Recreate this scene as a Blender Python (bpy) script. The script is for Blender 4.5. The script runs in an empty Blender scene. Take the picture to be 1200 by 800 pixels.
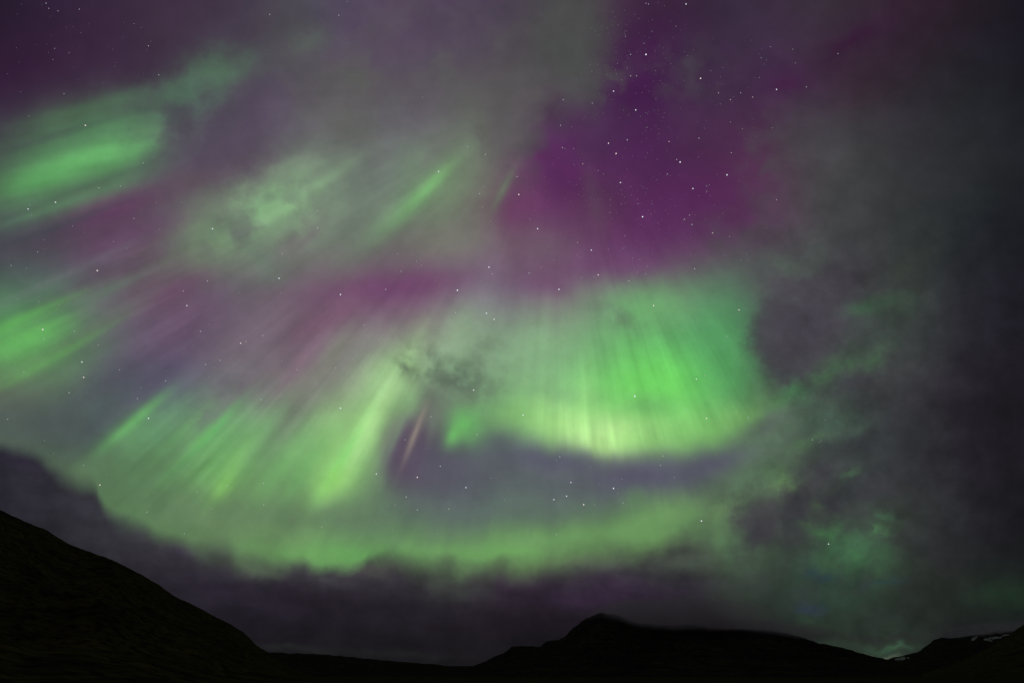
import bpy, bmesh, math, random
from mathutils import Vector, Matrix, noise as mn

R = math.radians
scene = bpy.context.scene
col = scene.collection

# ------------------------------------------------------------------ camera
F = 467.0                      # focal length in 1/1200ths of the frame width (14 mm on full frame)
PITCH = 40.0
CAMZ = 1.7
cam_d = bpy.data.cameras.new('camera'); cam = bpy.data.objects.new('camera', cam_d); col.objects.link(cam)
cam_d.sensor_width = 36.0; cam_d.lens = 36.0 * F / 1200.0
cam_d.clip_start = 0.1; cam_d.clip_end = 200000.0
cam.location = (0, 0, CAMZ); cam.rotation_euler = (R(90 + PITCH), 0, 0)
scene.camera = cam

# ------------------------------------------------------------------ night light
# The only light of the place is the glowing sky itself (aurora, and clouds that emit the aurora light they would scatter).
world = bpy.data.worlds.new('World'); scene.world = world; world.use_nodes = True
bg = world.node_tree.nodes['Background']
bg.inputs['Color'].default_value = (0.02, 0.025, 0.03, 1); bg.inputs['Strength'].default_value = 0.05
scene.view_settings.view_transform = 'Standard'; scene.view_settings.look = 'None'
scene.view_settings.gamma = 1; scene.view_settings.exposure = 0
scene.view_settings.use_curve_mapping = False
scene.render.engine = 'CYCLES'
scene.cycles.max_bounces = 4

# ------------------------------------------------------------------ directions
# The photographed half of the sky is charted on a plane square to the axis of the display
# (azimuth north, elevation 40 degrees): x to the east, y downwards, 467 units = 45 degrees.
AX = Vector((0, math.cos(R(PITCH)), math.sin(R(PITCH))))     # axis
UP = Vector((0, -math.sin(R(PITCH)), math.cos(R(PITCH))))
RT = Vector((1, 0, 0))
def sky_dir(x, y):
    return (AX + RT * ((x - 600.0) / F) + UP * ((400.0 - y) / F)).normalized()
def chart(v):
    d = v.dot(AX)
    return 600 + F * v.dot(RT) / d, 400 - F * v.dot(UP) / d

DOME = 60000.0

def s2l(c):
    c = c / 255.0
    return c / 12.92 if c <= 0.04045 else ((c + 0.055) / 1.055) ** 2.4
def hexc(h):
    h = h.strip()[:6]
    return tuple(int(h[i:i + 2], 16) / 255.0 for i in (0, 2, 4))

# ------------------------------------------------------------------ tiny node language
class NT:
    def __init__(self, tree):
        self.t = tree; self.n = tree.nodes; self.l = tree.links
    def _in(self, sock, v):
        if isinstance(v, bpy.types.NodeSocket): self.l.new(v, sock)
        elif v is not None:
            try: sock.default_value = v
            except Exception: sock.default_value = tuple(v) + (1.0,)
    def m(self, op, a, b=None, c=None, clamp=False):
        n = self.n.new('ShaderNodeMath'); n.operation = op; n.use_clamp = clamp
        for i, v in enumerate((a, b, c)): self._in(n.inputs[i], v)
        return n.outputs[0]
    def v(self, op, a, b=None, c=None, scale=None):
        n = self.n.new('ShaderNodeVectorMath'); n.operation = op
        for i, v in enumerate((a, b, c)):
            if v is not None: self._in(n.inputs[i], v)
        if scale is not None: self._in(n.inputs['Scale'], scale)
        return n.outputs['Value'] if op in ('DOT_PRODUCT', 'LENGTH', 'DISTANCE') else n.outputs['Vector']
    def comb(self, x, y, z=0.0):
        n = self.n.new('ShaderNodeCombineXYZ')
        for i, v in enumerate((x, y, z)): self._in(n.inputs[i], v)
        return n.outputs[0]
    def sep(self, v):
        n = self.n.new('ShaderNodeSeparateXYZ'); self.l.new(v, n.inputs[0]); return n.outputs
    def mix(self, f, a, b, blend='MIX'):
        n = self.n.new('ShaderNodeMix'); n.data_type = 'RGBA'; n.clamp_factor = True; n.blend_type = blend
        self._in(n.inputs[0], f)
        for i, v in ((6, a), (7, b)):
            if isinstance(v, bpy.types.NodeSocket): self.l.new(v, n.inputs[i])
            else: n.inputs[i].default_value = tuple(v)[:3] + (1.0,)
        return n.outputs[2]
    def ccol(self, r, g, b):
        n = self.n.new('ShaderNodeCombineColor')
        for i, v in enumerate((r, g, b)): self._in(n.inputs[i], v)
        return n.outputs[0]
    def scol(self, c):
        n = self.n.new('ShaderNodeSeparateColor'); self.l.new(c, n.inputs[0]); return n.outputs
    def noise(self, vec, scale, detail=2.0, rough=0.5, dim='3D', out='Fac', lac=2.0):
        n = self.n.new('ShaderNodeTexNoise'); n.noise_dimensions = dim
        self.l.new(vec, n.inputs['Vector'])
        n.inputs['Scale'].default_value = scale; n.inputs['Detail'].default_value = detail
        n.inputs['Roughness'].default_value = rough; n.inputs['Lacunarity'].default_value = lac
        return n.outputs[out]
    def smooth(self, v, lo, hi, a=0.0, b=1.0):
        n = self.n.new('ShaderNodeMapRange'); n.interpolation_type = 'SMOOTHSTEP'
        self._in(n.inputs[0], v)
        for i, k in enumerate((lo, hi, a, b)): n.inputs[i + 1].default_value = k
        return n.outputs[0]
    def ramp(self, fac, stops, interp='B_SPLINE'):
        n = self.n.new('ShaderNodeValToRGB'); self.l.new(fac, n.inputs[0])
        r = n.color_ramp; r.interpolation = interp
        while len(r.elements) > 1: r.elements.remove(r.elements[-1])
        r.elements[0].position = 0; r.elements[0].color = tuple(stops[0]) + (1,)
        k = len(stops) - 1
        for i in range(1, k + 1):
            e = r.elements.new(i / k); e.color = tuple(stops[i]) + (1,)
        return n.outputs[0]
    def curve(self, x, pts):
        n = self.n.new('ShaderNodeFloatCurve'); self.l.new(x, n.inputs['Value'])
        c = n.mapping.curves[0]
        c.points[0].location = pts[0]; c.points[1].location = pts[-1]
        for p in pts[1:-1]: c.points.new(*p)
        for p in c.points: p.handle_type = 'AUTO_CLAMPED'
        n.mapping.update()
        return n.outputs[0]
    def grid(self, X, Y, rows, y0, step):
        fx = self.m('DIVIDE', X, 1200.0, clamp=True)
        yc = self.m('DIVIDE', self.m('SUBTRACT', Y, y0), step)
        yc = self.m('MAXIMUM', self.m('MINIMUM', yc, len(rows) - 1.0), 0.0)
        acc = None; K = 1.5; ws = None
        # end rows get a mirrored neighbour so that the weights always add up
        ext = [(-1, rows[0])] + list(enumerate(rows)) + [(len(rows), rows[-1])]
        for j, row in ext:
            d = self.m('SUBTRACT', yc, float(j))
            w = self.m('POWER', math.exp(-K), self.m('MULTIPLY', d, d))
            w = self.m('MULTIPLY', w, math.sqrt(K / math.pi))
            c = self.ramp(fx, [hexc(h) for h in row])
            acc = self.mix(w, acc if acc is not None else (0, 0, 0), c, 'ADD')
        return acc
    def forms(self, P):
        p = self.v('MULTIPLY_ADD', P, (0.01, 0.01, 0), (-6, -4, 0))
        x, y, _ = self.sep(p)
        return self.comb(self.m('MULTIPLY', x, x), self.m('MULTIPLY', y, y), self.m('MULTIPLY', x, y)), self.comb(x, y, 1.0)
    def gauss(self, P, x, y, rx, ry, rot, a):
        Q, L = P
        c, sn = math.cos(R(rot)), math.sin(R(rot)); A, B = 1e4 / (rx * rx), 1e4 / (ry * ry)
        u, v = (x - 600) / 100.0, (y - 400) / 100.0
        p = A * c * c + B * sn * sn; q = A * sn * sn + B * c * c; k = 2 * c * sn * (A - B)
        d = self.v('DOT_PRODUCT', Q, (p, q, k))
        d = self.m('ADD', d, self.v('DOT_PRODUCT', L, (-2 * p * u - k * v, -2 * q * v - k * u, p * u * u + q * v * v + k * u * v)))
        return self.m('MULTIPLY', self.m('POWER', 0.36788, d), a)
    def blobs(self, acc, sets, items, size=22):
        """Lay a list of clumps over acc, a few at a time, each batch in a node group of its own."""
        names = list(sets)
        for b0 in range(0, len(items), size):
            g = bpy.data.node_groups.new('clumps', 'ShaderNodeTree')
            g.interface.new_socket('Color', in_out='INPUT', socket_type='NodeSocketColor')
            for nm in names:
                for q in 'QL': g.interface.new_socket(nm + q, in_out='INPUT', socket_type='NodeSocketVector')
            g.interface.new_socket('Color', in_out='OUTPUT', socket_type='NodeSocketColor')
            G = NT(g); gi = G.n.new('NodeGroupInput'); go = G.n.new('NodeGroupOutput')
            a = gi.outputs[0]
            fs = {nm: (gi.outputs[1 + 2 * i], gi.outputs[2 + 2 * i]) for i, nm in enumerate(names)}
            for it in items[b0:b0 + size]: a = G.blob(a, fs[it[0]], *it[1:])
            G.l.new(a, go.inputs[0])
            n = self.n.new('ShaderNodeGroup'); n.node_tree = g
            self.l.new(acc, n.inputs[0])
            for i, nm in enumerate(names):
                # (the vanishing term makes each batch wait for the one before, so that the shader keeps few values at a time)
                self.l.new(self.v('MULTIPLY_ADD', acc, (1e-7, 1e-7, 1e-7), sets[nm][0]), n.inputs[1 + 2 * i])
                self.l.new(self.v('MULTIPLY_ADD', acc, (1e-7, 1e-7, 0), sets[nm][1]), n.inputs[2 + 2 * i])
            acc = n.outputs[0]
        return acc
    def blob(self, acc, P, x, y, rx, ry, rot, color, alpha, sharp=1):
        # squared distance in the turned ellipse, as a quadratic form of (u, v)
        Q, L = P
        c, sn = math.cos(R(rot)), math.sin(R(rot)); A, B = 1e4 / (rx * rx), 1e4 / (ry * ry)
        u, v = (x - 600) / 100.0, (y - 400) / 100.0
        a = A * c * c + B * sn * sn; b = A * sn * sn + B * c * c; k = 2 * c * sn * (A - B)
        d = self.v('DOT_PRODUCT', Q, (a, b, k))
        d = self.m('ADD', d, self.v('DOT_PRODUCT', L, (-2 * a * u - k * v, -2 * b * v - k * u, a * u * u + b * v * v + k * u * v)))
        for _ in range(sharp - 1): d = self.m('MULTIPLY', d, d)
        w = self.m('POWER', 0.36788, d)
        if alpha < 1: w = self.m('MULTIPLY', w, alpha)
        return self.mix(w, acc, hexc(color))

# ------------------------------------------------------------------ the glowing sky
#SKYDATA: lens darkening towards the frame corners is painted into these colours
G1 = """
241b2b 302139 35253b 3a2a3d 3e2f42 413446 443a4b 4c4c53 52475e 544458 524459 4d4056 493e4f 474548 49424a 3f2640 372539 382c3f 3b2c3f 38303a 342935 342432 2d1f2b 241d24 1b1821
2c1c2f 332139 38263a 3b2a3f 3f3141 443a4b 48404c 4e514f 54495e 57485e 54475a 514558 4d454e 4a4b4b 4d454d 401d44 3c2044 3b2d40 3e3045 3a2c3a 3a2a3c 332332 2a212b 22202a 1b1922
321d38 371f3a 3b263f 3f2e42 413546 4a434c 54465e 56505a 5b5757 58505a 57535a 555253 525152 535252 4c3e51 421b49 43294a 433149 432549 3f2744 382732 302732 26262a 212226 1c1b22
3c3343 4a5a4e 5a8a60 5f8f66 57605f 54485e 584a60 605866 666565 646468 6c5f70 6b7568 605a5e 4f3457 4c3452 47214e 4a2e4d 4d304f 4b2647 424045 3b3a3e 333337 2c2c31 24272b 1e2026
455048 60a862 62a866 5c9462 56545a 5a4a5a 60525f 809a7c 6f7f6e 6a6a70 78a472 6c7a66 6d5f66 5e265c 562b58 522856 4d264f 4e2b4c 53394b 474548 3f4042 353538 2f2f33 262829 1f2125
48584e 4e6852 564153 5c3b5b 625062 7a9874 86b283 86a881 6c7a6e 708470 72846c 727a6a 66395b 5d2f5c 5c4151 542b54 532655 582956 553d52 474548 3e4242 353738 2c3032 24282b 1d1f25
45454f 4c4855 5e465f 624b5e 66645f 6e8a68 6e7c6c 6c6a6a 717a6e 6c6268 6e6068 746670 72566c 6b5268 693769 643465 644862 585558 545658 484a4c 3e3d42 383d3c 2b3030 22232a 1c1b22
567a60 5a7864 666a6e 686569 664c61 67506e 6a606a 6c5a69 724d68 6f456c 72476b 7d7684 7a7080 785b71 788a78 6faa70 6f9370 5d7b68 474249 453f49 423f46 415045 2f2e33 24232b 1c1a21
5aa858 62a560 607c64 62586a 654f6c 726472 7a6d77 76586f 7d7c7c 84877f 8fa088 8fb388 86a584 88b485 72b274 64b166 5aa765 509a62 46504c 423e47 3f4a45 3a423f 2e2f33 25232b 1d1b22
60605a 607a5c 526058 525362 595674 6c6870 7a6f78 76706f 83827c 9cc08c 7fa57c 718f72 84ab80 85b882 76c470 6bcb60 6bc662 57a860 4a5a4d 4a6e50 454848 3d413e 2e2b31 242128 1e1a20
4e5a56 4b5355 4a525a 62a062 628a66 66a566 72a170 70906c 96d67c 7d8f78 5f5264 60905c 70b468 a4dc86 c0f29a 9fe07e 82c76e 76b266 5a6c58 4a5e50 465c4f 34373a 2a2a2e 221f26 1d1920
546a52 587054 587054 5b7a58 5f8a5e 70b060 69985f 6ea566 86c86a 627065 584c63 595866 585e62 585868 5c5a68 575068 575565 577058 5a7a5a 454a48 38383d 2f2f34 2a292e 221f26 1b1a1e
5a7a55 5a7a55 5a7a55 5b7d57 5e7458 687e60 6c8563 68805f 647c60 5c6e60 586064 5a6266 586a60 5c6e60 5e7a5e 6a985e 6f9c60 5e7558 464a46 3e4340 3c4a40 333833 2a2c2e 212126 1a191d
5a7a55 5a7a55 5a7a55 5c8054 5c8054 5f8456 648c58 6b9a5e 67a05b 66985a 68955a 6a9a5c 6c9c5a 6c9c5a 6c9c5a 6c9a5a 66905a 4a6a4c 3e4a40 3d5540 3f6b45 384038 28292a 201f23 1a1a1e
5a7a55 5a7a55 5a7a55 5c8054 5c8054 5f8456 648c58 6b9a5e 67a05b 66985a 68955a 6a9a5c 6c9c5a 6c9c5a 5c7c52 4c5c48 3c443c 333834 2d3630 2a3834 2c3d33 2b332d 222622 1e2a20 1d2a20
5a7a55 5a7a55 5a7a55 5c8054 5c8054 5f8456 648c58 6b9a5e 67a05b 66985a 68955a 6a9a5c 6c9c5a 6c9c5a 5c7c52 3c3c38 24242a 1e1e20 1c221e 27302a 2a322a 2a382e 1c1d1d 1a1a20 1a1a1e
"""
G2 = """
2a2832 32303a 3c3c46 3c3c46 3c3c46 3c3c46 3c3c46 3c3c46 464c45 3e423b 373b37 27292b 19181c
24222a 323038 3e3f42 3e3f42 3e3f42 3e3f42 3e3f42 3e3f42 424841 3b3f38 343834 252729 18171b
232229 313038 3a3a40 424944 475245 475245 4b5847 4b5847 455044 3c4039 353935 26282a 18171b
201f22 2d2c32 39353d 3e3b42 434244 444546 484846 4d554c 464c45 3a403a 373c37 262629 19181c
181719 242227 26232b 2a242f 2b242f 2f2c33 312634 2f2534 2c2433 28262a 282d29 1f2124 17161a
161517 1a1a1e 1f1b23 1f1b23 1e1a21 1e1a20 1f1a21 1e1921 1b161f 1e1d1f 232824 1c1e1f 161519
151416 151416 161619 19181b 19191b 18171a 161517 121014 100e12 131313 1b1f1b 181a1a 161518
"""
BANK = [(0,520),(30,527),(60,547),(80,558),(95,566),(108,568),(118,585),(130,600),(150,608),(170,615),(185,625),
        (210,632),(240,640),(262,640),(280,652),(300,655),(330,658),(355,657),(365,663),(400,665),(425,660),(434,651),
        (450,648),(480,652),(505,657),(525,655),(545,663),(575,661),(590,658),(600,662),(620,662),(640,655),(665,650),
        (700,645),(740,642),(770,640),(790,632),(810,625),(825,628),(845,645),(870,665),(900,690),(1200,700)]
# clumps and streaks: coordinate set, x, y, rx, ry, turn, colour, strength, edge
BLOBS = [
 # far upper left band
 ('r',70,180,110,36,-16,'4c6a54',.5,1),('r',96,187,88,15,-16,'6cb86e',.85,1),('r',136,182,40,15,-5,'6ab26c',.7,1),('r',60,160,90,5,-17,'42484c',.4,1),('r',90,222,110,6,-19,'4a5a50',.5,1),('r',45,212,55,13,-20,'62ac64',.6,1),('r',95,128,75,9,-14,'4f7053',.5,1),
 ('r',130,150,60,12,-14,'5a8a60',.5,1),
 ('c',258,82,40,22,-10,'54785c',.75,1),('c',215,105,42,20,-20,'50705a',.75,1),('c',240,110,26,20,20,'567a60',.6,1),('c',160,112,35,12,-14,'52705a',.5,1),
 ('c',193,136,14,8,0,'5c8866',.7,1),('c',225,130,20,16,40,'547660',.5,1),('c',180,160,24,12,20,'648c6a',.5,1),
 ('c',210,160,18,14,20,'56505c',.5,1),('c',250,150,40,20,10,'54485a',.6,1),
 ('r',125,248,100,16,-21,'5c3758',.8,1),('r',45,275,60,14,-16,'464450',.6,1),('r',150,280,60,16,-24,'624565',.4,1),
 ('r',40,232,55,8,-16,'567a5c',.5,1),
 ('r',40,388,58,22,-22,'68b860',.8,1),('r',35,428,60,10,-28,'6ea566',.45,1),('r',40,345,60,12,-22,'5a8066',.4,1),
 ('r',70,240,90,5,-19,'587e60',.45,1),('r',75,262,85,4,-21,'3f4448',.4,1),('r',40,368,80,6,-24,'66b45e',.55,1),('r',100,352,80,7,-25,'5a8060',.5,1),('r',85,318,90,6,-25,'6a6a70',.4,1),
 ('r',70,415,80,5,-30,'68a45e',.5,1),('r',60,440,70,6,-28,'566e58',.45,1),('r',130,372,80,7,-30,'62705f',.4,1),('r',180,300,90,7,-28,'6e5a70',.4,1),('r',190,395,75,24,-30,'604b60',.5,1),('r',130,450,60,26,-30,'50505f',.5,1),('r',120,492,40,14,-45,'4c4e5c',.5,1),
 ('r',205,340,50,16,-25,'664761',.6,1),
 # pale veil left of centre
 ('c',240,190,62,26,-10,'53475a',.6,1),('c',310,245,64,17,-28,'88b684',.75,1),('c',302,232,34,13,-20,'8ab886',.6,1),('r',350,232,65,8,-34,'90bc8a',.6,1),('c',325,205,45,14,-30,'7e967c',.5,1),
 ('c',285,283,34,16,30,'6a7a6a',.6,1),('c',230,275,40,14,-20,'728c6e',.5,1),('r',215,215,50,14,-20,'5c5058',.5,1),
 ('c',310,310,26,14,40,'66766a',.5,1),('c',350,275,34,9,-40,'6c6468',.6,1),
 ('r',500,222,44,7,-44,'84c878',.85,1),('r',480,240,55,12,-42,'76a872',.5,1),('r',452,262,50,14,-38,'749472',.4,1),
 ('r',545,180,40,20,-60,'6c7a68',.5,1),('r',590,222,28,5,-62,'6a8a64',.6,1),
 ('r',505,185,30,10,-45,'6c6a6c',.4,1),
 ('c',365,45,22,14,0,'566058',.6,1),('c',420,90,24,14,0,'5f645c',.5,1),
 ('r',470,335,100,17,-6,'70416a',.6,1),('r',385,375,40,14,-25,'744b65',.5,1),('r',540,282,70,22,-5,'727668',.5,1),
 # purple wedge below the clouds
 ('c',600,140,38,52,15,'595658',.85,2),('c',672,50,46,66,0,'4a4b4a',.9,2),('c',676,108,24,16,0,'4e4c50',.6,2),('c',1010,45,50,15,-35,'341c34',.5,1),
 ('c',655,185,30,42,15,'5a265c',.7,1),('c',645,124,12,16,10,'472d48',.55,1),('c',690,125,12,10,0,'452b48',.5,1),
 ('c',737,95,30,60,5,'401946',.6,1),('c',805,80,22,32,20,'434046',.5,1),('c',925,100,20,14,0,'461b44',.6,1),
 ('c',1000,50,30,14,-30,'381b37',.5,1),('c',870,230,45,50,0,'582756',.4,1),
 ('c',935,165,40,50,0,'454447',.5,1),('c',895,250,18,34,10,'534254',.4,1),
 ('r',605,245,18,36,25,'6a3b61',.7,1),('r',640,290,40,22,-10,'705e6a',.5,1),('r',697,235,9,44,-12,'5f4a5c',.55,1),
 ('r',775,255,60,50,0,'582b58',.5,1),('r',720,312,60,16,-6,'6e3d6c',.5,1),('r',650,335,50,16,0,'70436e',.5,1),
 ('r',570,345,16,60,8,'7c7280',.35,1),
 # green behind the big curtain
 ('r',690,345,30,22,0,'7a9278',.4,1),('r',760,362,50,24,-8,'72b272',.6,1),('r',850,380,34,55,0,'589e66',.5,1),
 ('c',722,370,20,10,50,'6c9270',.6,1),('r',640,400,50,40,0,'88b486',.4,1),('r',570,405,14,45,4,'84a082',.4,1),
 ('r',545,385,22,26,10,'90b08a',.5,1),
 ('c',925,315,30,12,20,'566a5a',.5,1),('c',955,305,14,22,30,'48544c',.6,1),
 ('c',935,395,55,68,0,'433f48',.92,3),('c',1000,330,60,34,-20,'3f3c43',.7,1),
 ('c',1015,362,18,11,0,'42644a',.7,1),('c',1040,355,26,14,-10,'415746',.8,1),('c',1060,310,40,18,-35,'384038',.4,1),
 ('c',975,420,70,12,0,'454448',.5,1),
 ('c',1000,425,38,16,-25,'446246',.75,1),('c',1024,420,10,14,20,'486c4b',.6,1),('c',962,440,20,16,-40,'496a4d',.75,1),
 ('c',932,460,17,13,-30,'4c8654',.75,1),('c',908,474,16,11,-30,'548454',.7,1),
 ('c',1000,455,50,14,-20,'3c3c40',.7,1),('c',1050,470,50,30,0,'322f36',.5,1),
 ('c',990,492,32,12,-5,'4a6052',.6,1),('c',1010,520,40,14,-25,'38383e',.6,1),('c',945,522,24,8,-25,'52724f',.6,1),
 # the big curtain: body, bright hem, and the dark gap under it
 ('r',755,450,70,30,-8,'6ad05e',.5,1),('r',780,445,30,26,55,'72d864',.5,1),('r',850,420,28,50,-12,'56a05e',.5,1),
 ('r',760,478,34,14,0,'68a865',.6,1),
 ('r',650,462,50,12,0,'80b07c',.5,1),
 ('r',660,496,72,18,4,'a4dc84',.7,1),('r',698,507,26,17,5,'c8f8a2',.75,1),('r',724,514,30,17,5,'c8f6a0',.65,1),('r',755,516,52,17,0,'9cdc7c',.6,1),('r',640,482,12,20,0,'9cd684',.5,1),('r',688,470,14,40,0,'9adc84',.4,1),
 ('r',700,522,26,10,10,'c0f294',.5,1),('r',820,502,60,18,-12,'7cc068',.6,1),('r',868,492,30,14,-25,'74a862',.6,1),
 ('r',610,492,22,22,0,'7cb46c',.5,1),
 ('r',640,540,78,17,3,'575868',.95,1),('r',745,560,66,18,-2,'565267',.95,1),('r',832,544,62,17,-17,'565566',.9,1),
 ('r',898,498,34,13,-26,'545e5a',.75,1),('r',585,520,30,20,10,'585c66',.7,1),('r',600,560,60,18,0,'585c63',.4,1),
 ('r',690,575,60,16,0,'585f64',.5,1),('r',600,600,120,14,-3,'586464',.4,1),
 # the steep pale streak and the patches beside it
 ('r',424,512,92,24,-61,'98d080',.8,1),('r',434,492,88,12,-60,'b6e69a',.85,1),('r',455,448,30,22,-60,'a2cc90',.6,1),('r',400,540,52,8,-60,'84d872',.6,1),
 ('r',392,562,24,14,-50,'94d46c',.6,1),('r',462,440,22,22,-60,'a4cc92',.6,1),('r',480,478,22,16,-50,'84bc74',.5,1),
 ('r',375,440,60,9,-55,'86907c',.35,1),('r',355,420,60,9,-52,'7c6274',.5,1),('r',395,410,30,12,-50,'848478',.5,1),
 ('r',355,480,70,16,-55,'7a7c78',.4,1),
 ('r',478,530,28,42,12,'58485f',.85,2),('r',520,540,34,26,0,'585566',.6,1),('r',540,545,60,18,0,'595864',.5,1),
 ('r',458,505,26,10,-70,'7c8c74',.4,1),
 ('r',505,480,16,26,0,'686c66',.7,1),('r',545,499,19,21,8,'6ab464',.9,1),('r',530,513,8,15,25,'70be68',.8,1),('r',552,508,6,14,10,'5c8a5c',.4,1),
 ('r',490,500,38,8,-69,'706c6a',.5,1),('r',485,511,32,3.6,-69,'988a80',.7,1),('r',468,500,30,4,-66,'7a9474',.45,1),('r',508,495,28,5,-76,'6a7668',.5,1),('r',456,530,34,4,-64,'6e7c70',.35,1),
 ('c',555,440,16,12,0,'6a806a',.5,1),
 ('c',485,430,14,8,30,'66765f',.6,1),('c',535,448,12,6,0,'5f6f60',.7,1),('c',530,465,34,10,0,'6c7c6a',.6,1),
 # left foot of the display
 ('r',158,492,46,7,-42,'6cb468',.85,1),('r',190,500,50,14,-42,'64906a',.4,1),('r',175,455,60,12,-40,'5a5468',.6,1),
 ('r',220,500,60,6,-44,'70ac6c',.6,1),('r',242,512,48,5,-46,'62b464',.7,1),('r',228,522,50,4,-46,'72b06a',.5,1),
 ('r',275,545,44,9,-56,'80bc6c',.6,1),('r',264,568,22,9,-52,'80be60',.65,1),('r',300,520,50,10,-55,'7aa874',.4,1),
 ('r',330,545,60,12,-56,'76b06c',.5,1),('r',350,560,50,7,-58,'6ca866',.4,1),
 ('r',270,450,70,16,-48,'77707a',.4,1),('r',300,430,60,10,-50,'7f7680',.4,1),
 ('r',50,500,70,22,-10,'4d5556',.5,1),('r',180,545,70,14,-10,'5c7c58',.4,1),
 ('r',330,604,120,16,5,'5f795c',.5,1),('r',405,604,46,18,0,'5e745e',.5,1),('r',420,648,60,9,4,'68a45c',.6,1),('r',340,650,50,8,4,'6aa05c',.5,1),('r',570,648,90,9,-2,'6a9e5c',.7,1),
 ('r',660,628,90,12,-6,'6e9e60',.6,1),('r',770,608,60,16,-14,'709e60',.5,1),('r',745,585,14,14,-60,'628a5c',.5,1),
 # broken clouds on the right
 ('c',830,632,40,8,15,'587a54',.6,1),('c',920,572,14,8,-20,'68905a',.85,1),('c',905,560,20,12,-20,'5a7c56',.6,1),
 ('c',893,610,26,24,0,'413e45',.85,2),('c',850,600,20,8,-30,'6a8c5c',.4,1),('c',935,590,24,14,0,'3f3d42',.7,1),
 ('c',960,560,24,16,0,'3c3a40',.7,1),('c',997,556,12,6,-35,'4a6a4e',.6,1),('c',955,594,7,6,0,'4c6c48',.7,1),
 ('c',950,611,9,5,0,'507a4c',.7,1),('c',985,600,40,22,0,'37393a',.75,1),('c',1040,602,16,6,20,'3e5c46',.7,1),
 ('c',975,632,34,10,22,'437446',.7,1),('c',1005,645,40,13,5,'41714a',.6,1),('c',1030,625,14,8,-35,'467848',.7,1),
 ('c',1000,660,50,12,0,'38583f',.4,1),('c',930,635,24,14,0,'3c423f',.5,1),
 ('c',960,675,14,7,0,'2c3c48',.6,1),('c',1035,680,26,5,-12,'2a4040',.6,1),('c',948,712,17,9,5,'2b3743',.75,2),
 ('c',870,690,30,20,0,'363d38',.4,1),('c',965,740,30,12,20,'304432',.7,1),('c',1040,745,60,6,-2,'262826',.7,1),
 ('c',1050,758,26,5,-4,'36503c',.8,1),('c',1040,769,20,3,0,'6a7460',.6,1),('c',1180,700,40,14,0,'203424',.6,1),
 ('c',1120,720,40,12,0,'1f2420',.5,1),
]
LOWBLOBS = [
 (110,600,50,8,15,'3c3c44',.5),(230,650,30,7,25,'4c5050',.5),(215,645,14,10,0,'3a3142',.5),(300,668,34,6,15,'4a5048',.7),
 (380,678,26,9,10,'454a48',.5),(250,690,60,10,10,'2c2534',.5),(530,675,28,16,-15,'475045',.7),(545,695,30,12,-10,'3f463f',.5),
 (600,680,36,12,0,'402e45',.4),(715,682,34,12,0,'3a2a40',.45),(650,658,36,6,-6,'56584f',.6),(690,700,60,10,0,'33243a',.5),
 (440,665,30,8,0,'4a4a46',.6),(340,760,60,4,3,'262829',.6),(470,765,70,5,3,'242426',.5),(800,660,34,12,0,'4c5a4b',.5),
 (30,540,40,10,20,'2e2a38',.6),(60,590,60,12,20,'302e36',.5),(870,700,40,14,0,'333a35',.5),
]
VX, VY = 655.0, 105.0

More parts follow.
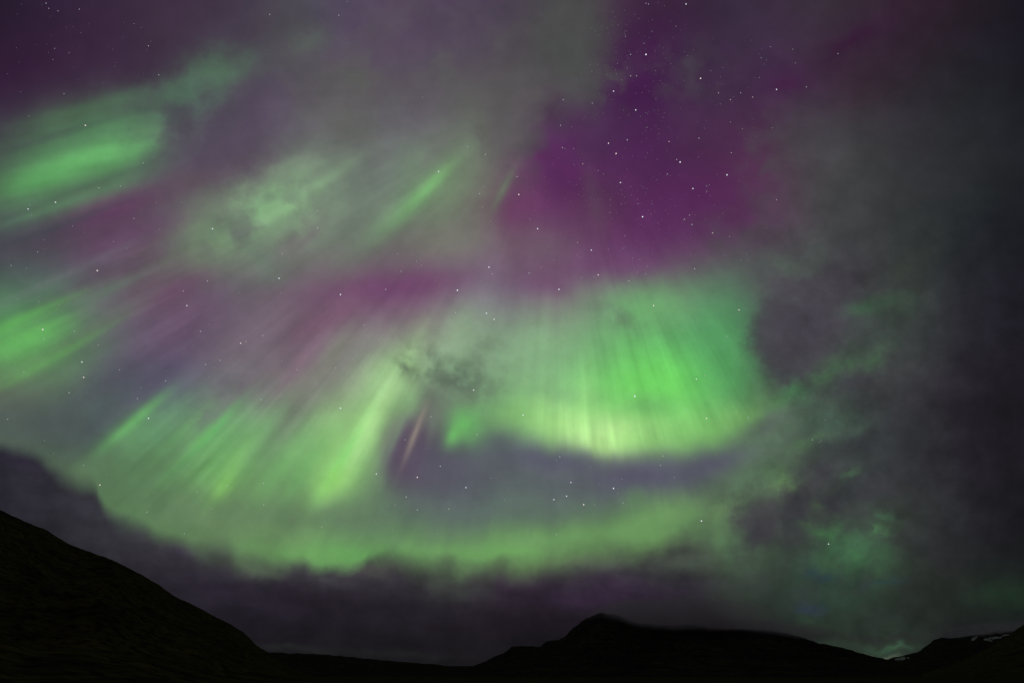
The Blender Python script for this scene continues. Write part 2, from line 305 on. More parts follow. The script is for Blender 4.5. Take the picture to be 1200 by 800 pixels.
def sky_material():
    grp = bpy.data.node_groups.new('sky glow', 'ShaderNodeTree')
    grp.interface.new_socket('Color', in_out='OUTPUT', socket_type='NodeSocketColor')
    T = NT(grp)
    tc = T.n.new('ShaderNodeNewGeometry').outputs['Position']      # the domes are centred on the world origin
    D = T.v('NORMALIZE', T.v('SUBTRACT', tc, (0, 0, CAMZ)))
    f0 = T.v('DOT_PRODUCT', D, tuple(AX)); f = T.m('MAXIMUM', f0, 0.12)
    X = T.m('ADD', T.m('DIVIDE', T.m('MULTIPLY', T.v('DOT_PRODUCT', D, tuple(RT)), F), f), 600.0)
    Y = T.m('SUBTRACT', 400.0, T.m('DIVIDE', T.m('MULTIPLY', T.v('DOT_PRODUCT', D, tuple(UP)), F), f))
    P = T.comb(X, Y, 0.0)
    # rays run along the field lines, which meet at the magnetic zenith
    dx = T.m('SUBTRACT', X, VX); dy = T.m('SUBTRACT', Y, VY)
    th = T.m('ARCTAN2', dx, dy)
    r = T.m('SQRT', T.m('ADD', T.m('MULTIPLY', dx, dx), T.m('MULTIPLY', dy, dy)))
    rayco = T.comb(th, T.m('MULTIPLY', r, 0.00014), 0.0)
    n1 = T.noise(rayco, 14.0, 3.0, 0.52)
    n2 = T.noise(rayco, 6.0, 1.0, 0.5)
    nn = T.m('ADD', T.m('MULTIPLY', T.m('SUBTRACT', n1, 0.5), 0.045), T.m('MULTIPLY', T.m('SUBTRACT', n2, 0.5), 0.04))
    k = T.m('ADD', 1.0, nn)
    Pr = T.comb(T.m('MULTIPLY_ADD', dx, k, VX), T.m('MULTIPLY_ADD', dy, k, VY), 0.0)
    # clouds: turbulent displacement
    s = T.v('SCALE', P, scale=1 / 100.0)
    w1 = T.comb(T.noise(s, 2.4, 5.0, 0.62), T.noise(T.v('ADD', s, (7.3, 3.1, 5.7)), 2.4, 5.0, 0.62), 0.5)
    Pc = T.v('MULTIPLY_ADD', T.v('SUBTRACT', w1, (0.5, 0.5, 0.5)), (56, 48, 0), P)
    # half way between for the smooth ground of the picture
    Pg = T.v('MULTIPLY_ADD', T.v('SUBTRACT', w1, (0.5, 0.5, 0.5)), (20, 18, 0), Pr)
    xg, yg, _ = T.sep(Pg)
    acc = T.grid(xg, yg, [l.split() for l in G1.strip().splitlines()], 0.0, 50.0)
    # (the tiny terms only fix the order of evaluation, so that the shader keeps few values at a time)
    Pc = T.v('MULTIPLY_ADD', Pg, (1e-9, 1e-9, 0), Pc)
    Pr = T.v('MULTIPLY_ADD', Pc, (1e-9, 1e-9, 0), Pr)
    acc = T.blobs(acc, {'r': T.forms(Pr), 'c': T.forms(Pc)}, BLOBS)
    # ray shimmer where the aurora is bright
    Q0 = T.forms(P)
    A = None
    for x, y, rx, ry, rot, a in [(775,455,95,62,0,1.0),(250,520,140,62,-15,1.1),(410,480,75,80,-30,.9),(700,505,90,30,0,1.35),(70,230,120,80,0,.6),(190,340,130,90,-20,.7),
                                 (60,390,100,70,0,.75),(700,270,90,70,0,.12),(460,230,80,50,0,.3),(330,400,90,50,0,.5)]:
        w = T.gauss(Q0, x, y, rx, ry, rot, a); A = w if A is None else T.m('MAXIMUM', A, w)
    n3 = T.noise(rayco, 42.0, 2.0, 0.6)
    n4 = T.noise(T.comb(th, T.m('MULTIPLY', r, 0.004), 3.0), 3.0, 2.0, 0.5)
    ray = T.m('ADD', T.m('SUBTRACT', n1, 0.5), T.m('MULTIPLY', T.m('SUBTRACT', n3, 0.5), 0.22))
    amp = T.m('MULTIPLY', T.m('MULTIPLY_ADD', A, 0.62, 0.10), T.smooth(r, 60.0, 260.0))
    amp = T.m('MULTIPLY', amp, T.smooth(n4, 0.30, 0.66, 0.35, 1.25))
    ray = T.m('MULTIPLY', ray, amp)
    # shreds of cloud drifting in front
    def shreds(acc, scale, lo, hi, color, spots, seed):
        Mk = None
        Qs = (T.v('MULTIPLY_ADD', acc, (1e-7, 1e-7, 1e-7), Q0[0]), T.v('MULTIPLY_ADD', acc, (1e-7, 1e-7, 0), Q0[1]))
        ss = T.v('MULTIPLY_ADD', acc, (1e-7, 1e-7, 0), s)
        for x, y, rx, ry, rot, a in spots:
            w = T.gauss(Qs, x, y, rx, ry, rot, a); Mk = w if Mk is None else T.m('MAXIMUM', Mk, w)
        nz = T.smooth(T.noise(T.v('ADD', ss, (seed, 0, seed)), scale, 4.0, 0.5), lo, hi)
        return T.mix(T.m('MULTIPLY', nz, Mk), acc, hexc(color))
    acc = shreds(acc, 4.6, .36, .66, '5c6a5b', [(497,426,30,22,20,.85),(535,446,44,26,12,.8),(570,425,26,36,0,.4),(725,372,30,16,30,.4)], 1.7)
    acc = shreds(acc, 2.6, .40, .64, '36363c', [(960,590,110,50,-10,.85),(900,640,60,40,0,.55),(1040,560,80,100,0,.6),(870,600,40,30,0,.4),(1000,690,90,50,0,.45),(990,430,80,40,-20,.45)], 4.1)
    acc = shreds(acc, 3.0, .40, .64, '4b4452', [(235,140,70,38,-10,.7),(180,150,30,20,0,.3)], 9.2)
    acc = shreds(acc, 2.4, .42, .66, '5f5c62', [(300,262,90,40,-25,.55),(350,200,50,30,-30,.4)], 6.4)
    acc = shreds(acc, 2.2, .42, .66, '4c524e', [(960,330,90,50,-25,.45),(960,400,70,50,0,.3),(680,60,40,60,0,.4)], 2.9)
    acc = shreds(acc, 3.0, .42, .60, '4b494c', [(705,95,34,34,20,.8),(628,165,22,46,25,.6),(893,190,26,60,0,.55),(860,275,60,24,-15,.5),(800,85,50,34,0,.5)], 3.3)
    acc = shreds(acc, 2.4, .44, .66, '6a6470', [(265,450,70,26,-45,.5),(330,430,50,22,-50,.4),(120,330,70,30,-25,.3)], 7.1)
    acc = shreds(acc, 1.6, .42, .64, '3c2a42', [(850,70,90,70,0,.35),(100,60,120,60,0,.3),(700,190,70,60,0,.2)], 5.3)
    acc = shreds(acc, 1.8, .44, .66, '5d605b', [(480,90,170,90,0,.4),(400,150,100,50,0,.4)], 8.8)
    cl = T.noise(s, 2.6, 6.0, 0.6)
    cl2 = T.noise(s, 0.9, 4.0, 0.55)
    rightness = T.m('ADD', 0.2, T.m('MULTIPLY', T.smooth(X, 840.0, 960.0, 0.0, 0.38), T.smooth(Y, 150.0, 420.0, 0.3, 1.0)))
    cn = T.m('ADD', T.m('MULTIPLY', T.m('SUBTRACT', cl, 0.5), rightness), T.m('MULTIPLY', T.m('SUBTRACT', cl2, 0.5), T.m('MULTIPLY', rightness, 0.8)))
    tot = T.m('ADD', T.m('ADD', 1.0, ray), cn)
    acc = T.mix(1.0, acc, T.ccol(tot, tot, tot), 'MULTIPLY')
    # the low cloud bank
    nb = T.noise(s, 3.0, 5.0, 0.55)
    edge = T.m('MULTIPLY', T.curve(T.m('DIVIDE', X, 1200.0, clamp=True), [(a / 1200.0, (b - 500) / 250.0) for a, b in BANK]), 250.0)
    edge = T.m('ADD', T.m('ADD', edge, 500.0), T.m('MULTIPLY', T.m('SUBTRACT', nb, 0.5), T.smooth(X, 200.0, 450.0, 9.0, 20.0)))
    soft = T.smooth(T.noise(s, 0.8, 2.0, 0.5), 0.35, 0.65, 0.8, 2.0)
    wb = T.smooth(T.m('DIVIDE', T.m('SUBTRACT', Y, edge), soft), -11.0, 17.0)
    wb = T.m('MULTIPLY', wb, T.smooth(X, 800.0, 900.0, 1.0, 0.0))
    xc, yc, _ = T.sep(T.v('MULTIPLY_ADD', T.v('SUBTRACT', w1, (0.5, 0.5, 0.5)), (60, 26, 0), P))
    low = T.grid(xc, yc, [l.split() for l in G2.strip().splitlines()], 530.0, 40.0)
    Pl = T.v("MULTIPLY_ADD", T.v("SUBTRACT", w1, (0.5, 0.5, 0.5)), (40, 22, 0), T.v("MULTIPLY_ADD", T.ccol(wb, wb, 0.0), (1e-6, 1e-6, 0), T.v("MULTIPLY_ADD", acc, (1e-6, 1e-6, 0), P)))
    low = T.blobs(low, {'l': T.forms(Pl)}, [('l',) + b for b in LOWBLOBS])
    lt = T.m('ADD', 1.0, T.m('MULTIPLY', T.m('ADD', T.m('SUBTRACT', cl, 0.5), T.m('SUBTRACT', T.noise(T.v('MULTIPLY', s, (0.6, 2.2, 1.0)), 1.4, 4.0, 0.5), 0.5)), 0.55))
    low = T.mix(1.0, low, T.ccol(lt, lt, lt), 'MULTIPLY')
    acc = T.mix(wb, acc, low)
    # behind the observer the sky is plain dim cloud
    acc = T.mix(T.smooth(f0, 0.12, 0.35, 1.0, 0.0), acc, hexc('2c2c30'))
    # display value -> radiance
    acc = T.v('MAXIMUM', acc, (0, 0, 0))
    lin = T.v('POWER', T.v('MULTIPLY_ADD', acc, (0.948, 0.948, 0.948), (0.0521, 0.0521, 0.0521)), (2.4, 2.4, 2.4))
    go = T.n.new('NodeGroupOutput'); T.l.new(lin, go.inputs[0])
    mat = bpy.data.materials.new('aurora sky'); mat.use_nodes = True
    T = NT(mat.node_tree); T.n.clear()
    g = T.n.new('ShaderNodeGroup'); g.node_tree = grp
    em = T.n.new('ShaderNodeEmission'); T.l.new(g.outputs[0], em.inputs['Color']); em.inputs['Strength'].default_value = 1.0
    out = T.n.new('ShaderNodeOutputMaterial'); T.l.new(em.outputs[0], out.inputs[0])
    mat.cycles.emission_sampling = 'NONE'
    return mat

SKY = sky_material()

def add_mesh(name, verts, faces, mat, parent=None, smooth=True):
    me = bpy.data.meshes.new(name); me.from_pydata([tuple(v) for v in verts], [], faces); me.update()
    if mat: me.materials.append(mat)
    if smooth:
        for p in me.polygons: p.use_smooth = True
    o = bpy.data.objects.new(name, me); col.objects.link(o)
    if parent: o.parent = parent
    return o
def tag(o, label=None, cat=None, group=None, kind=None):
    for k, v in (('label', label), ('category', cat), ('group', group), ('kind', kind)):
        if v: o[k] = v
    return o

# dome: from 6 degrees under the horizon to the zenith
def dome():
    vs, fs = [], []
    na, ne = 96, 40
    for j in range(ne):
        el = R(-6 + 96 * j / ne)
        for i in range(na):
            a = 2 * math.pi * i / na
            vs.append((DOME * math.cos(el) * math.sin(a), DOME * math.cos(el) * math.cos(a), DOME * math.sin(el) + CAMZ))
    vs.append((0, 0, DOME + CAMZ))
    for j in range(ne - 1):
        for i in range(na):
            k = (i + 1) % na
            fs.append((j * na + i, j * na + k, (j + 1) * na + k, (j + 1) * na + i))
    for i in range(na): fs.append(((ne - 1) * na + i, (ne - 1) * na + (i + 1) % na, len(vs) - 1))
    return add_mesh('sky', vs, fs, SKY)
tag(dome(), 'night sky glowing green and purple with thin clouds and aurora', 'sky', kind='structure')

# the parts of the display and the clouds that can be told apart: shells of their own, each at its own distance; the clouds glow, aurora light put into their colour
def spline(pts, n=6):
    out = []
    m = len(pts)
    for i in range(m):
        p0, p1, p2, p3 = pts[i - 1], pts[i], pts[(i + 1) % m], pts[(i + 2) % m]
        for k in range(n):
            t = k / n
            out.append(tuple(0.5 * (2 * b + (c - a) * t + (2 * a - 5 * b + 4 * c - d) * t * t + (3 * b - a - 3 * c + d) * t ** 3)
                             for a, b, c, d in zip(p0, p1, p2, p3)))
    return out
def shell(name, pts, dist, label, cat, group=None, sp=True, wob=3.0):
    from mathutils.geometry import delaunay_2d_cdt
    q = spline(pts) if sp else pts
    q = [(x + wob * mn.noise(Vector((x * .05, y * .05, 2))), y + wob * mn.noise(Vector((x * .05, y * .05, 7)))) for x, y in q]
    # inner points, so that the shell keeps the curve of the sky
    xs = [p[0] for p in q]; ys = [p[1] for p in q]; inner = []
    def inside(x, y):
        c = False
        for (x1, y1), (x2, y2) in zip(q, q[1:] + q[:1]):
            if (y1 > y) != (y2 > y) and x < (x2 - x1) * (y - y1) / (y2 - y1) + x1: c = not c
        return c
    y = min(ys) + 20
    while y < max(ys):
        x = min(xs) + 20
        while x < max(xs):
            if inside(x, y): inner.append((x, y))
            x += 40
        y += 40
    allp = [Vector(p) for p in q + inner]
    res = delaunay_2d_cdt(allp, [], [list(range(len(q)))], 1, 1e-3)
    vs = [sky_dir(v.x, v.y) * DOME * dist + Vector((0, 0, CAMZ)) for v in res[0]]
    return tag(add_mesh(name, vs, [tuple(f) for f in res[2]], SKY), label, cat, group)
AG = 'bands of the northern lights'
shell('aurora_band', [(592,400),(602,352),(660,345),(720,330),(800,330),(860,345),(878,400),(882,470),(885,492),(830,522),(760,536),(705,536),(680,522),(620,512),(592,480)],
      .94, 'broad bright green aurora curtain with the brightest yellow-green hem, right of centre', 'aurora', AG)
shell('aurora_band', [(445,425),(480,412),(490,440),(452,510),(422,570),(395,588),(372,578),(385,545),(418,480)],
      .94, 'steep narrow pale green aurora streak left of the dark gap', 'aurora', AG)
shell('aurora_band', [(519,526),(528,482),(550,478),(565,500),(556,518)],
      .94, 'tiny green aurora patch between the steep streak and the broad curtain', 'aurora', AG)
shell('aurora_band', [(110,520),(160,465),(215,446),(300,470),(372,485),(362,560),(325,592),(265,588),(200,562),(140,545)],
      .94, 'wide fan of soft green aurora rays above the left cloud bank', 'aurora', AG)
shell('aurora_band', [(-40,205),(0,190),(60,140),(130,115),(190,125),(192,160),(165,195),(90,218),(0,258),(-40,270)],
      .94, 'smooth green aurora band at the upper left edge', 'aurora', AG)
shell('aurora_band', [(-40,345),(0,332),(60,338),(110,358),(90,405),(40,438),(0,458),(-40,465)],
      .94, 'rounded green aurora patch at the middle of the left edge', 'aurora', AG)
shell('aurora_band', [(225,292),(265,242),(310,208),(350,182),(398,195),(385,225),(330,278),(270,300)],
      .94, 'pale wispy green aurora veil seen through thin cloud, left of centre', 'aurora', AG)
shell('aurora_band', [(448,264),(490,213),(525,190),(531,206),(500,242),(465,270)],
      .94, 'short slanting bright green aurora streak high in the centre', 'aurora', AG)
shell('aurora_band', [(160,600),(240,612),(330,622),(430,622),(520,630),(600,628),(680,612),(760,584),(850,560),(868,585),(800,616),(700,640),(600,655),(520,650),(440,645),(370,657),(240,634)],
      .93, 'long low green aurora arc resting just above the cloud bank', 'aurora', AG)
edge_pts = [(-400,330),(-200,420),(-80,490)] + [p for p in BANK if p[0] <= 870]
shell('cloud_bank', edge_pts + [(905,720),(960,860),(-400,860)], .80, 'low dark purple-grey cloud bank lying along the horizon', 'cloud', None, False, 0)
shell('dark_cloud', [(880,345),(930,335),(1000,322),(1080,285),(1150,240),(1260,190),(1500,150),(1560,450),(1500,720),(1250,715),(1110,680),(1070,600),(1010,560),(1000,520),(1040,480),(1040,440),(1000,415),(950,425),(900,462),(880,470)],
      .86, 'big ragged dark grey cloud covering the right side', 'cloud')
shell('broken_cloud', [(862,600),(900,585),(950,550),(1000,560),(1060,605),(1090,680),(1060,720),(1000,700),(950,690),(900,660),(866,632)],
      .84, 'broken dark cloud with green light showing through its gaps, lower right', 'cloud')
shell('grey_cloud', [(330,-60),(735,-60),(728,40),(716,95),(690,118),(655,122),(640,150),(600,168),(560,140),(500,150),(430,135),(380,105),(335,60)],
      .87, 'smooth grey veil of cloud at the top centre', 'cloud')

# ------------------------------------------------------------------ stars
STARS = """54,4,.6 57,10,.5 68,13,.5 93,11,.5 64,57,.4 81,62,.3 62,70,.3 174,54,.6 186,88,.6 75,110,.5 34,136,.4 100,147,1 168,191,.6 180,184,.4 70,183,.3 132,58,.2 157,28,.3
316,17,.6 397,18,.6 407,2,.3 548,172,.5 569,181,.6 495,114,.3
757,4,.5 760,5,.5 804,5,.9 757,64,1.3 733,43,.4 739,64,.6 764,37,.3 792,31,.4 735,80,.3 739,89,.6 746,89,.5 729,94,.3 719,107,.8 768,83,.3 745,129,.9 660,117,.6 694,121,.5 657,147,.5 713,168,.8 722,180,1 735,164,.7 659,173,.5 672,174,.4 662,174,.3 683,192,.5 784,166,.7 797,190,1.1 793,187,.5 821,92,1 842,109,.6 868,109,.5 856,117,.6 882,114,.6 892,68,.4 819,162,.6 857,179,.5 856,143,.4 870,151,.3 833,83,.3 890,91,.3 844,122,.3
903,55,.4 910,105,.9 982,63,.5 945,102,.5 929,58,.4 932,74,.3 905,150,.3
65,237,1 33,245,.9 35,240,.4 37,252,.4 116,220,.6 141,218,.5 85,265,.4 44,295,.5 13,311,.5 31,314,.3 51,281,.3 114,317,1.1 157,256,.5 133,283,.4 149,291,.3 46,353,.4 69,357,.4 20,351,.3 50,386,1.2 51,397,.5 87,388,.7 95,337,.2 249,268,1 283,240,.5 243,329,.7 215,341,.6 219,358,.8 235,388,.7 245,380,.3 213,237,.3 183,237,.3 187,269,.3 280,343,.3
514,201,.8 372,247,.5 365,253,.4 372,267,.7 331,297,.5 327,326,.9 329,343,.4 399,345,1 452,339,.6 470,318,.5 466,297,.4 488,306,.4 494,311,.4 536,340,1.1 573,313,.9 577,321,.5 534,366,.7 570,367,.9 579,374,.8 427,381,.5 508,385,.4 308,393,.7 562,227,.6 567,219,.4 565,243,.4 575,259,.3 533,219,.3 415,363,.2
606,207,.6 608,228,.9 621,257,.4 630,268,.9 677,284,.5 693,293,.8 676,299,.3 649,305,.3 620,320,.6 634,313,.3 682,325,.4 701,322,.8 655,339,1 696,324,.4 713,292,.3 730,291,.4 741,302,.3 737,329,.7 757,321,.4 747,319,.4 705,348,.4 766,358,.9 727,214,.8 753,254,1.1 728,239,.3 763,251,.4 764,239,.3 782,204,.5 812,221,.8 828,218,.4 828,225,.3 852,205,1 802,257,.6 808,252,.5 811,263,.7 835,273,.7 855,277,.4 814,315,.7 866,363,.8 868,305,.3 852,394,.5 799,387,.3 715,249,.3 748,239,.3 678,228,.2 701,200,.4 707,204,.3 910,234,.5
96,424,1 98,442,.9 81,460,.7 115,404,.5 28,436,.6 23,413,.4 140,433,.5 194,446,.6 161,467,.5 165,454,.4 174,490,1 241,427,.6 258,422,.6 251,430,.3 245,442,.3 282,402,.9 288,400,.6 9,491,.5 117,568,.9 98,545,.5 125,556,.4 231,576,.6 266,569,.6 52,516,.4 63,531,.3 151,529,.2 243,485,.3 248,596,.4 173,599,.4 158,499,.3 181,577,.3
399,478,1 306,468,.7 348,433,.5 393,431,.5 505,488,.7 555,457,.9 559,509,.6 475,515,.5 516,546,.7 441,555,.8 489,559,.9 546,571,.8 476,582,.7 489,597,.7 526,596,.6 463,591,.4 309,566,.7 309,591,.5 330,423,.3 575,560,.3 591,586,.3
744,464,1.3 613,486,.9 828,490,.9 816,444,.8 826,440,.6 806,479,.5 656,535,.7 652,539,.4 669,565,.8 719,572,1.1 724,578,.4 664,581,.8 649,585,.8 684,591,1 697,591,.4 730,589,.6 729,561,.4 777,534,.6 774,545,.5 790,559,.4 814,538,.3 877,489,.5 857,483,.3
967,492,.4 952,515,.6 960,518,.4 962,516,.4 216,625,.5 172,600,.5 377,617,.5 512,625,.4 460,620,.3 822,610,1.1 652,626,.5 756,608,.3 743,636,.3 971,637,.8"""
def star_mat(name, c, s):
    m = bpy.data.materials.new(name); m.use_nodes = True; T = NT(m.node_tree); T.n.clear()
    e = T.n.new('ShaderNodeEmission'); e.inputs[0].default_value = c + (1,); e.inputs[1].default_value = s
    o = T.n.new('ShaderNodeOutputMaterial'); T.l.new(e.outputs[0], o.inputs[0]); m.cycles.emission_sampling = 'NONE'
    return m
def stars():
    rnd = random.Random(4)
    L = [tuple(float(q) for q in t.split(',')) for t in STARS.split()]
    # the faint ones, thick where the sky is clear
    clear = [(750,130,55,130,130),(710,240,110,70,110),(720,60,30,60,40),(860,110,70,50,30),(120,330,130,120,70),(480,330,130,70,50),(650,580,130,30,30),(90,60,90,70,35),(790,300,80,60,25),(200,470,130,70,40),(760,450,100,50,15)]
    for cx, cy, sx, sy, n in clear:
        for _ in range(n):
            x, y = rnd.gauss(cx, sx * .6), rnd.gauss(cy, sy * .6)
            if 2 < x < 900 and 2 < y < 620: L.append((x, y, .04 + .24 * rnd.random() ** 2))
    bm = bmesh.new()
    Rs = DOME * 0.6
    for x, y, b in L:
        d = sky_dir(x, y); ca = d.dot(AX)
        rad = (0.24 + 0.54 * b) / F * Rs * ca ** 1.5
        m = Matrix.Translation(d * Rs + Vector((0, 0, CAMZ))) @ Matrix.Scale(rad, 4)
        res = bmesh.ops.create_icosphere(bm, subdivisions=1, radius=1.0, matrix=m)
        lvl = 0 if b < .27 else 1 if b < .45 else 2 if b < .75 else 3
        tint = rnd.random()
        k = lvl * 2 + (1 if tint < .25 else 0)
        for v in res['verts']:
            for f_ in v.link_faces: f_.material_index = k
    me = bpy.data.meshes.new('stars'); bm.to_mesh(me); bm.free()
    for s in (0.26, 0.38, 0.55, 1.05):
        me.materials.append(star_mat('star white', (0.88, 0.92, 1.0), s)); me.materials.append(star_mat('star warm', (1.0, 0.86, 0.82), s))
    o = bpy.data.objects.new('stars', me); col.objects.link(o)
    return tag(o, 'small white and faintly warm stars scattered over the clear sky', 'stars', kind='stuff')
stars()

# ------------------------------------------------------------------ ground and mountains
def ground_material(name, cols, scale, snow=False):
    m = bpy.data.materials.new(name); m.use_nodes = True; T = NT(m.node_tree)
    b = T.n['Principled BSDF']; b.inputs['Roughness'].default_value = 0.95
    b.inputs['Specular IOR Level'].default_value = 0.0
    pos = T.n.new('ShaderNodeNewGeometry').outputs['Position']
    n1 = T.noise(pos, scale, 8.0, 0.65); n2 = T.noise(pos, scale * 6, 5.0, 0.6)
    f1 = T.smooth(n1, 0.38, 0.62); f2 = T.smooth(n2, 0.4, 0.65)
    c = T.mix(f1, cols[0], cols[1]); c = T.mix(f2, c, cols[2])
    T.l.new(c, b.inputs['Base Color'])
    bu = T.n.new('ShaderNodeBump'); bu.inputs['Strength'].default_value = 0.8; bu.inputs['Distance'].default_value = 2.0 / scale * 0.02
    T.l.new(n2, bu.inputs['Height']); T.l.new(bu.outputs[0], b.inputs['Normal'])
    return m
HEATH = ground_material('heath and rough grass', [(0.026, 0.028, 0.013), (0.06, 0.052, 0.018), (0.01, 0.01, 0.006)], 0.035)
ROCK = ground_material('dark rock and moss', [(0.017, 0.017, 0.017), (0.034, 0.031, 0.016), (0.009, 0.009, 0.011)], 0.004)
SNOWM = ground_material('old snow', [(0.34, 0.35, 0.38), (0.22, 0.23, 0.25), (0.12, 0.12, 0.13)], 0.01)

def lerp_pts(pts, x):
    if x <= pts[0][0]: return pts[0][1]
    for (a, b), (c, d) in zip(pts, pts[1:]):
        if x <= c: return b + (d - b) * (x - a) / (c - a)
    return pts[-1][1]

def ridge(name, mat, sky, x0, x1, dist, foot, nx, nr, rough, seed, label, slope=1.0, rdist=None, back=0.5, snow=()):
    """A mountain: its crest seen along the skyline 'sky' stands dist metres away; it runs down to foot in front and behind."""
    vs, fs = [], []
    nb = 14
    for i in range(nx + 1):
        x = x0 + (x1 - x0) * i / nx
        y = lerp_pts(sky, x) + (mn.noise(Vector((x * 0.11, seed, 0))) * 1.6 + mn.noise(Vector((x * 0.4, seed, 3))) * .7) * rough
        d = sky_dir(x, y)
        az = math.atan2(d.x, d.y); te = d.z / math.hypot(d.x, d.y)
        Rc = (rdist(x) if rdist else dist) * (1 + 0.06 * mn.noise(Vector((x * .012, seed, 9))))
        H = max(Rc * te + CAMZ, 0.5)
        Rf = foot(x) if callable(foot) else foot
        for j in range(nr + nb + 1):
            if j <= nr:
                t = j / nr; rr = Rf + (Rc - Rf) * t
                s = (t ** slope)
                h = H * s
                amp = H * 0.10 * math.sin(math.pi * min(t, 1)) * (1 - t * .3)
                px, py = rr * math.sin(az), rr * math.cos(az)
                q = Vector((px, py, 0)) * (5.0 / Rc)
                g = mn.fractal(q, 1.0, 2.0, 6, noise_basis='PERLIN_ORIGINAL') + .5 * mn.noise(Vector((az * 16, t * 1.5, seed)))
                h += amp * g
                # never let a spur stick out above the crest line
                lim = (te * rr + CAMZ) - (1 - t) * H * 0.02
                h = min(h, lim) if j < nr else H
            else:
                t = (j - nr) / nb; rr = Rc * (1 + back * t); h = H * (1 - t) ** 1.4
                if j == nr + nb: h = -3
                px, py = rr * math.sin(az), rr * math.cos(az)
            if j == 0: h = -3.0
            vs.append((px, py, h))
    w = nr + nb + 1
    for i in range(nx):
        for j in range(w - 1): fs.append((i * w + j, (i + 1) * w + j, (i + 1) * w + j + 1, i * w + j + 1))
    o = add_mesh(name, vs, fs, mat)
    if snow:
        o.data.materials.append(SNOWM)
        for p in o.data.polygons:
            c = p.center; cx, cy = chart(Vector(c) - Vector((0, 0, CAMZ)))
            for sx, sy, rx, ry, rot in snow:
                dx, dy = cx - sx, cy - sy; ca, sa = math.cos(R(rot)), math.sin(R(rot))
                u, v = (dx * ca + dy * sa) / rx, (-dx * sa + dy * ca) / ry
                if u * u + v * v < 1 + 1.1 * mn.noise(Vector((cx * .35, cy * .5, 1))): p.material_index = 1
    return tag(o, label, 'mountain', kind='structure')

LEFT = [(-500,380),(-300,450),(-150,520),(-60,568),(0,597),(30,611),(55,621),(80,637),(105,646),(130,655),(160,670),(185,684),(197,693),(210,701),(230,710),(250,721),(270,731),(285,740),(300,755),(315,764),(330,774),(345,783),(360,789),(370,792)]
CENT = [(545,786),(556,779),(570,774),(580,768),(590,765),(600,757),(612,756),(625,757),(633,757),(640,751),(655,749),(663,745),(672,735),(685,725),(694,721),(703,718),(712,719),(722,719),(735,725),(750,730),(765,731),(790,732),(815,731),(830,735),(850,736),(880,737),(900,738),(920,741),(940,746),(960,753),(980,757),(1000,762),(1020,768),(1035,771),(1050,773),(1080,777),(1120,780),(1160,786),(1200,792)]
FARL = [(270,762),(300,764),(317,764),(340,765),(370,766),(400,768),(440,772),(470,775),(500,777),(530,780),(560,780),(620,786)]
FARR = [(1020,777),(1040,772),(1052,769),(1066,766),(1078,762),(1088,755),(1094,750),(1103,747),(1120,747),(1135,744),(1150,743),(1165,740),(1180,740),(1200,737),(1260,730),(1400,715)]
NEARR = [(1080,790),(1100,783),(1120,776),(1140,768),(1160,757),(1175,749),(1186,741),(1193,736),(1200,731),(1220,718),(1260,700),(1350,660),(1500,600)]

ridge('far_hills', ROCK, FARL, 270, 640, 9000, 4000, 120, 30, 0.5, 3.3, 'low dark line of hills across the valley under the cloud bank', 1.6)
ridge('snowy_mountain', ROCK, FARR, 1020, 1400, 8000, 4200, 500, 110, 0.8, 7.7, 'dark distant mountain with small snow patches at the right edge', 1.5,
      snow=[(1142,747.5,4.5,1.8,-38),(1166,746.8,9,1.3,-4),(1158,749,5,1.5,10),(1180,743.5,6,.9,-4),(1056,771.5,9,1.6,-8)])
ridge('central_mountain', ROCK, CENT, 545, 1200, 3800, 1500, 420, 90, 0.7, 5.1, 'black mountain with a stepped left shoulder and a long flat back', 1.5)
ridge('right_hillside', HEATH, NEARR, 1080, 1500, 1500, 600, 160, 60, 0.6, 9.2, 'black near slope cutting into the lower right corner', 1.5)
ridge('left_hillside', HEATH, LEFT, -500, 370, 700, lambda x: 90 if x < 200 else 90 + (x - 200) * 1.2, 560, 140, 0.5, 2.2,
      'steep dark heath hillside falling from the left edge', 1.5)

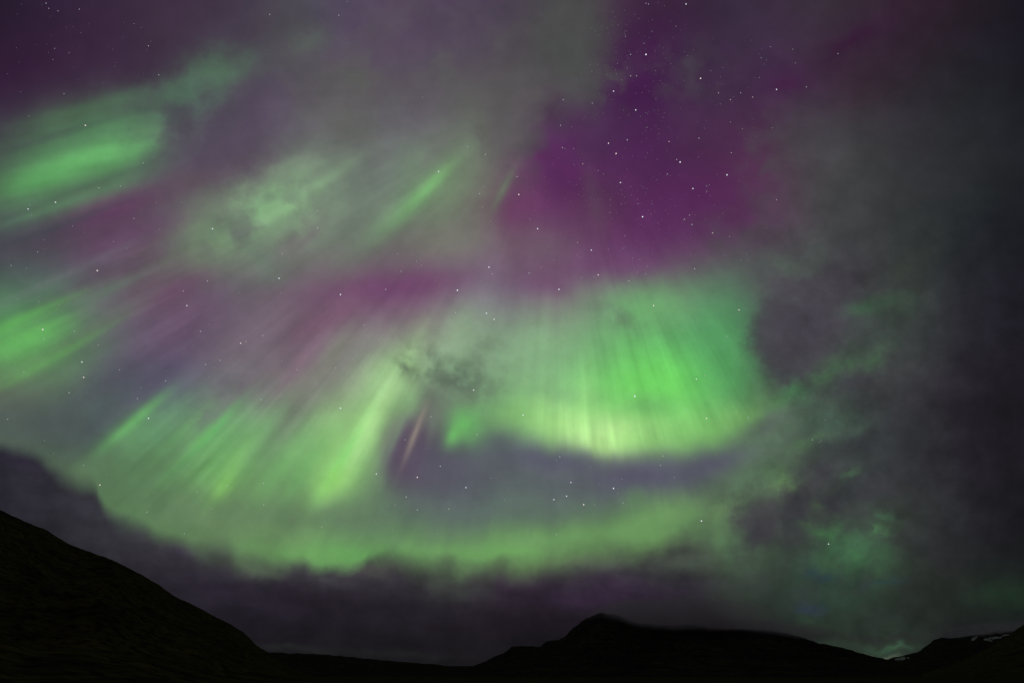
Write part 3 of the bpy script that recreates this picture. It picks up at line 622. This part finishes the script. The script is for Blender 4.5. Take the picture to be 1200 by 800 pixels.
def ground():
    vs, fs = [], []
    rings = [0, 3, 6, 12, 25, 50, 100, 200, 400, 900, 2000, 5000, 12000, 30000, 59000]
    na = 120
    vs.append((0, 0, 0))
    for r_ in rings[1:]:
        for i in range(na):
            a = 2 * math.pi * i / na
            x, y = r_ * math.sin(a), r_ * math.cos(a)
            vs.append((x, y, (0.25 * mn.noise(Vector((x * .08, y * .08, 0))) if 3 < r_ < 150 else 0) - (0.1 if r_ else 0)))
    for i in range(na): fs.append((0, 1 + (i + 1) % na, 1 + i))
    for j in range(len(rings) - 2):
        for i in range(na):
            k = (i + 1) % na; a = 1 + j * na; b = a + na
            fs.append((a + i, a + k, b + k, b + i))
    return tag(add_mesh('ground', vs, fs, HEATH), 'dark grassy valley floor', 'ground', kind='structure')
ground()

# ------------------------------------------------------------------ cloud resting on the summits
def mist_material():
    m = bpy.data.materials.new('resting cloud'); m.use_nodes = True; T = NT(m.node_tree); T.n.clear()
    p = T.n.new('ShaderNodeTexCoord').outputs['Object']
    l = T.v('LENGTH', p)
    fall = T.smooth(l, 0.25, 1.0, 1.0, 0.0)
    wp = T.n.new('ShaderNodeNewGeometry').outputs['Position']
    n = T.smooth(T.noise(wp, 0.004, 4.0, 0.6), 0.35, 0.65, 0.25, 1.0)
    v = T.n.new('ShaderNodeVolumePrincipled')
    v.inputs['Color'].default_value = (0.80, 0.62, 0.82, 1)
    T.l.new(T.m('MULTIPLY', T.m('MULTIPLY', fall, n), 0.006), v.inputs['Density'])
    o = T.n.new('ShaderNodeOutputMaterial'); T.l.new(v.outputs[0], o.inputs['Volume'])
    return m
MIST = mist_material()
def mist(x, y, dist, rx, ry, depth, roll, label):
    """A soft lens of cloud; rx, ry in sky-chart units at its distance."""
    d = sky_dir(x, y); flat = Vector((d.x, d.y, 0)).normalized()
    u = dist * d.dot(AX) / F
    bm = bmesh.new(); bmesh.ops.create_icosphere(bm, subdivisions=4, radius=1.0)
    me = bpy.data.meshes.new('mist'); bm.to_mesh(me); bm.free(); me.materials.append(MIST)
    for p in me.polygons: p.use_smooth = True
    o = bpy.data.objects.new('mist', me); col.objects.link(o)
    o.location = d * dist + Vector((0, 0, CAMZ))
    o.rotation_euler = (0, R(roll), math.atan2(-flat.x, flat.y))
    o.scale = (rx * u, depth, ry * u * 1.3)
    return tag(o, label, kind='stuff')
mist(790, 721, 3700, 125, 17, 500, 2, 'soft grey cloud resting on the summit of the central mountain')
mist(905, 737, 3650, 95, 9, 400, 6, 'thin cloud lying along the long back of the central mountain')
mist(1165, 737, 7900, 60, 7, 230, -3, 'thin cloud over the snowy peak at the right')
scene.cycles.volume_bounces = 0
scene.cycles.volume_step_rate = 2.0
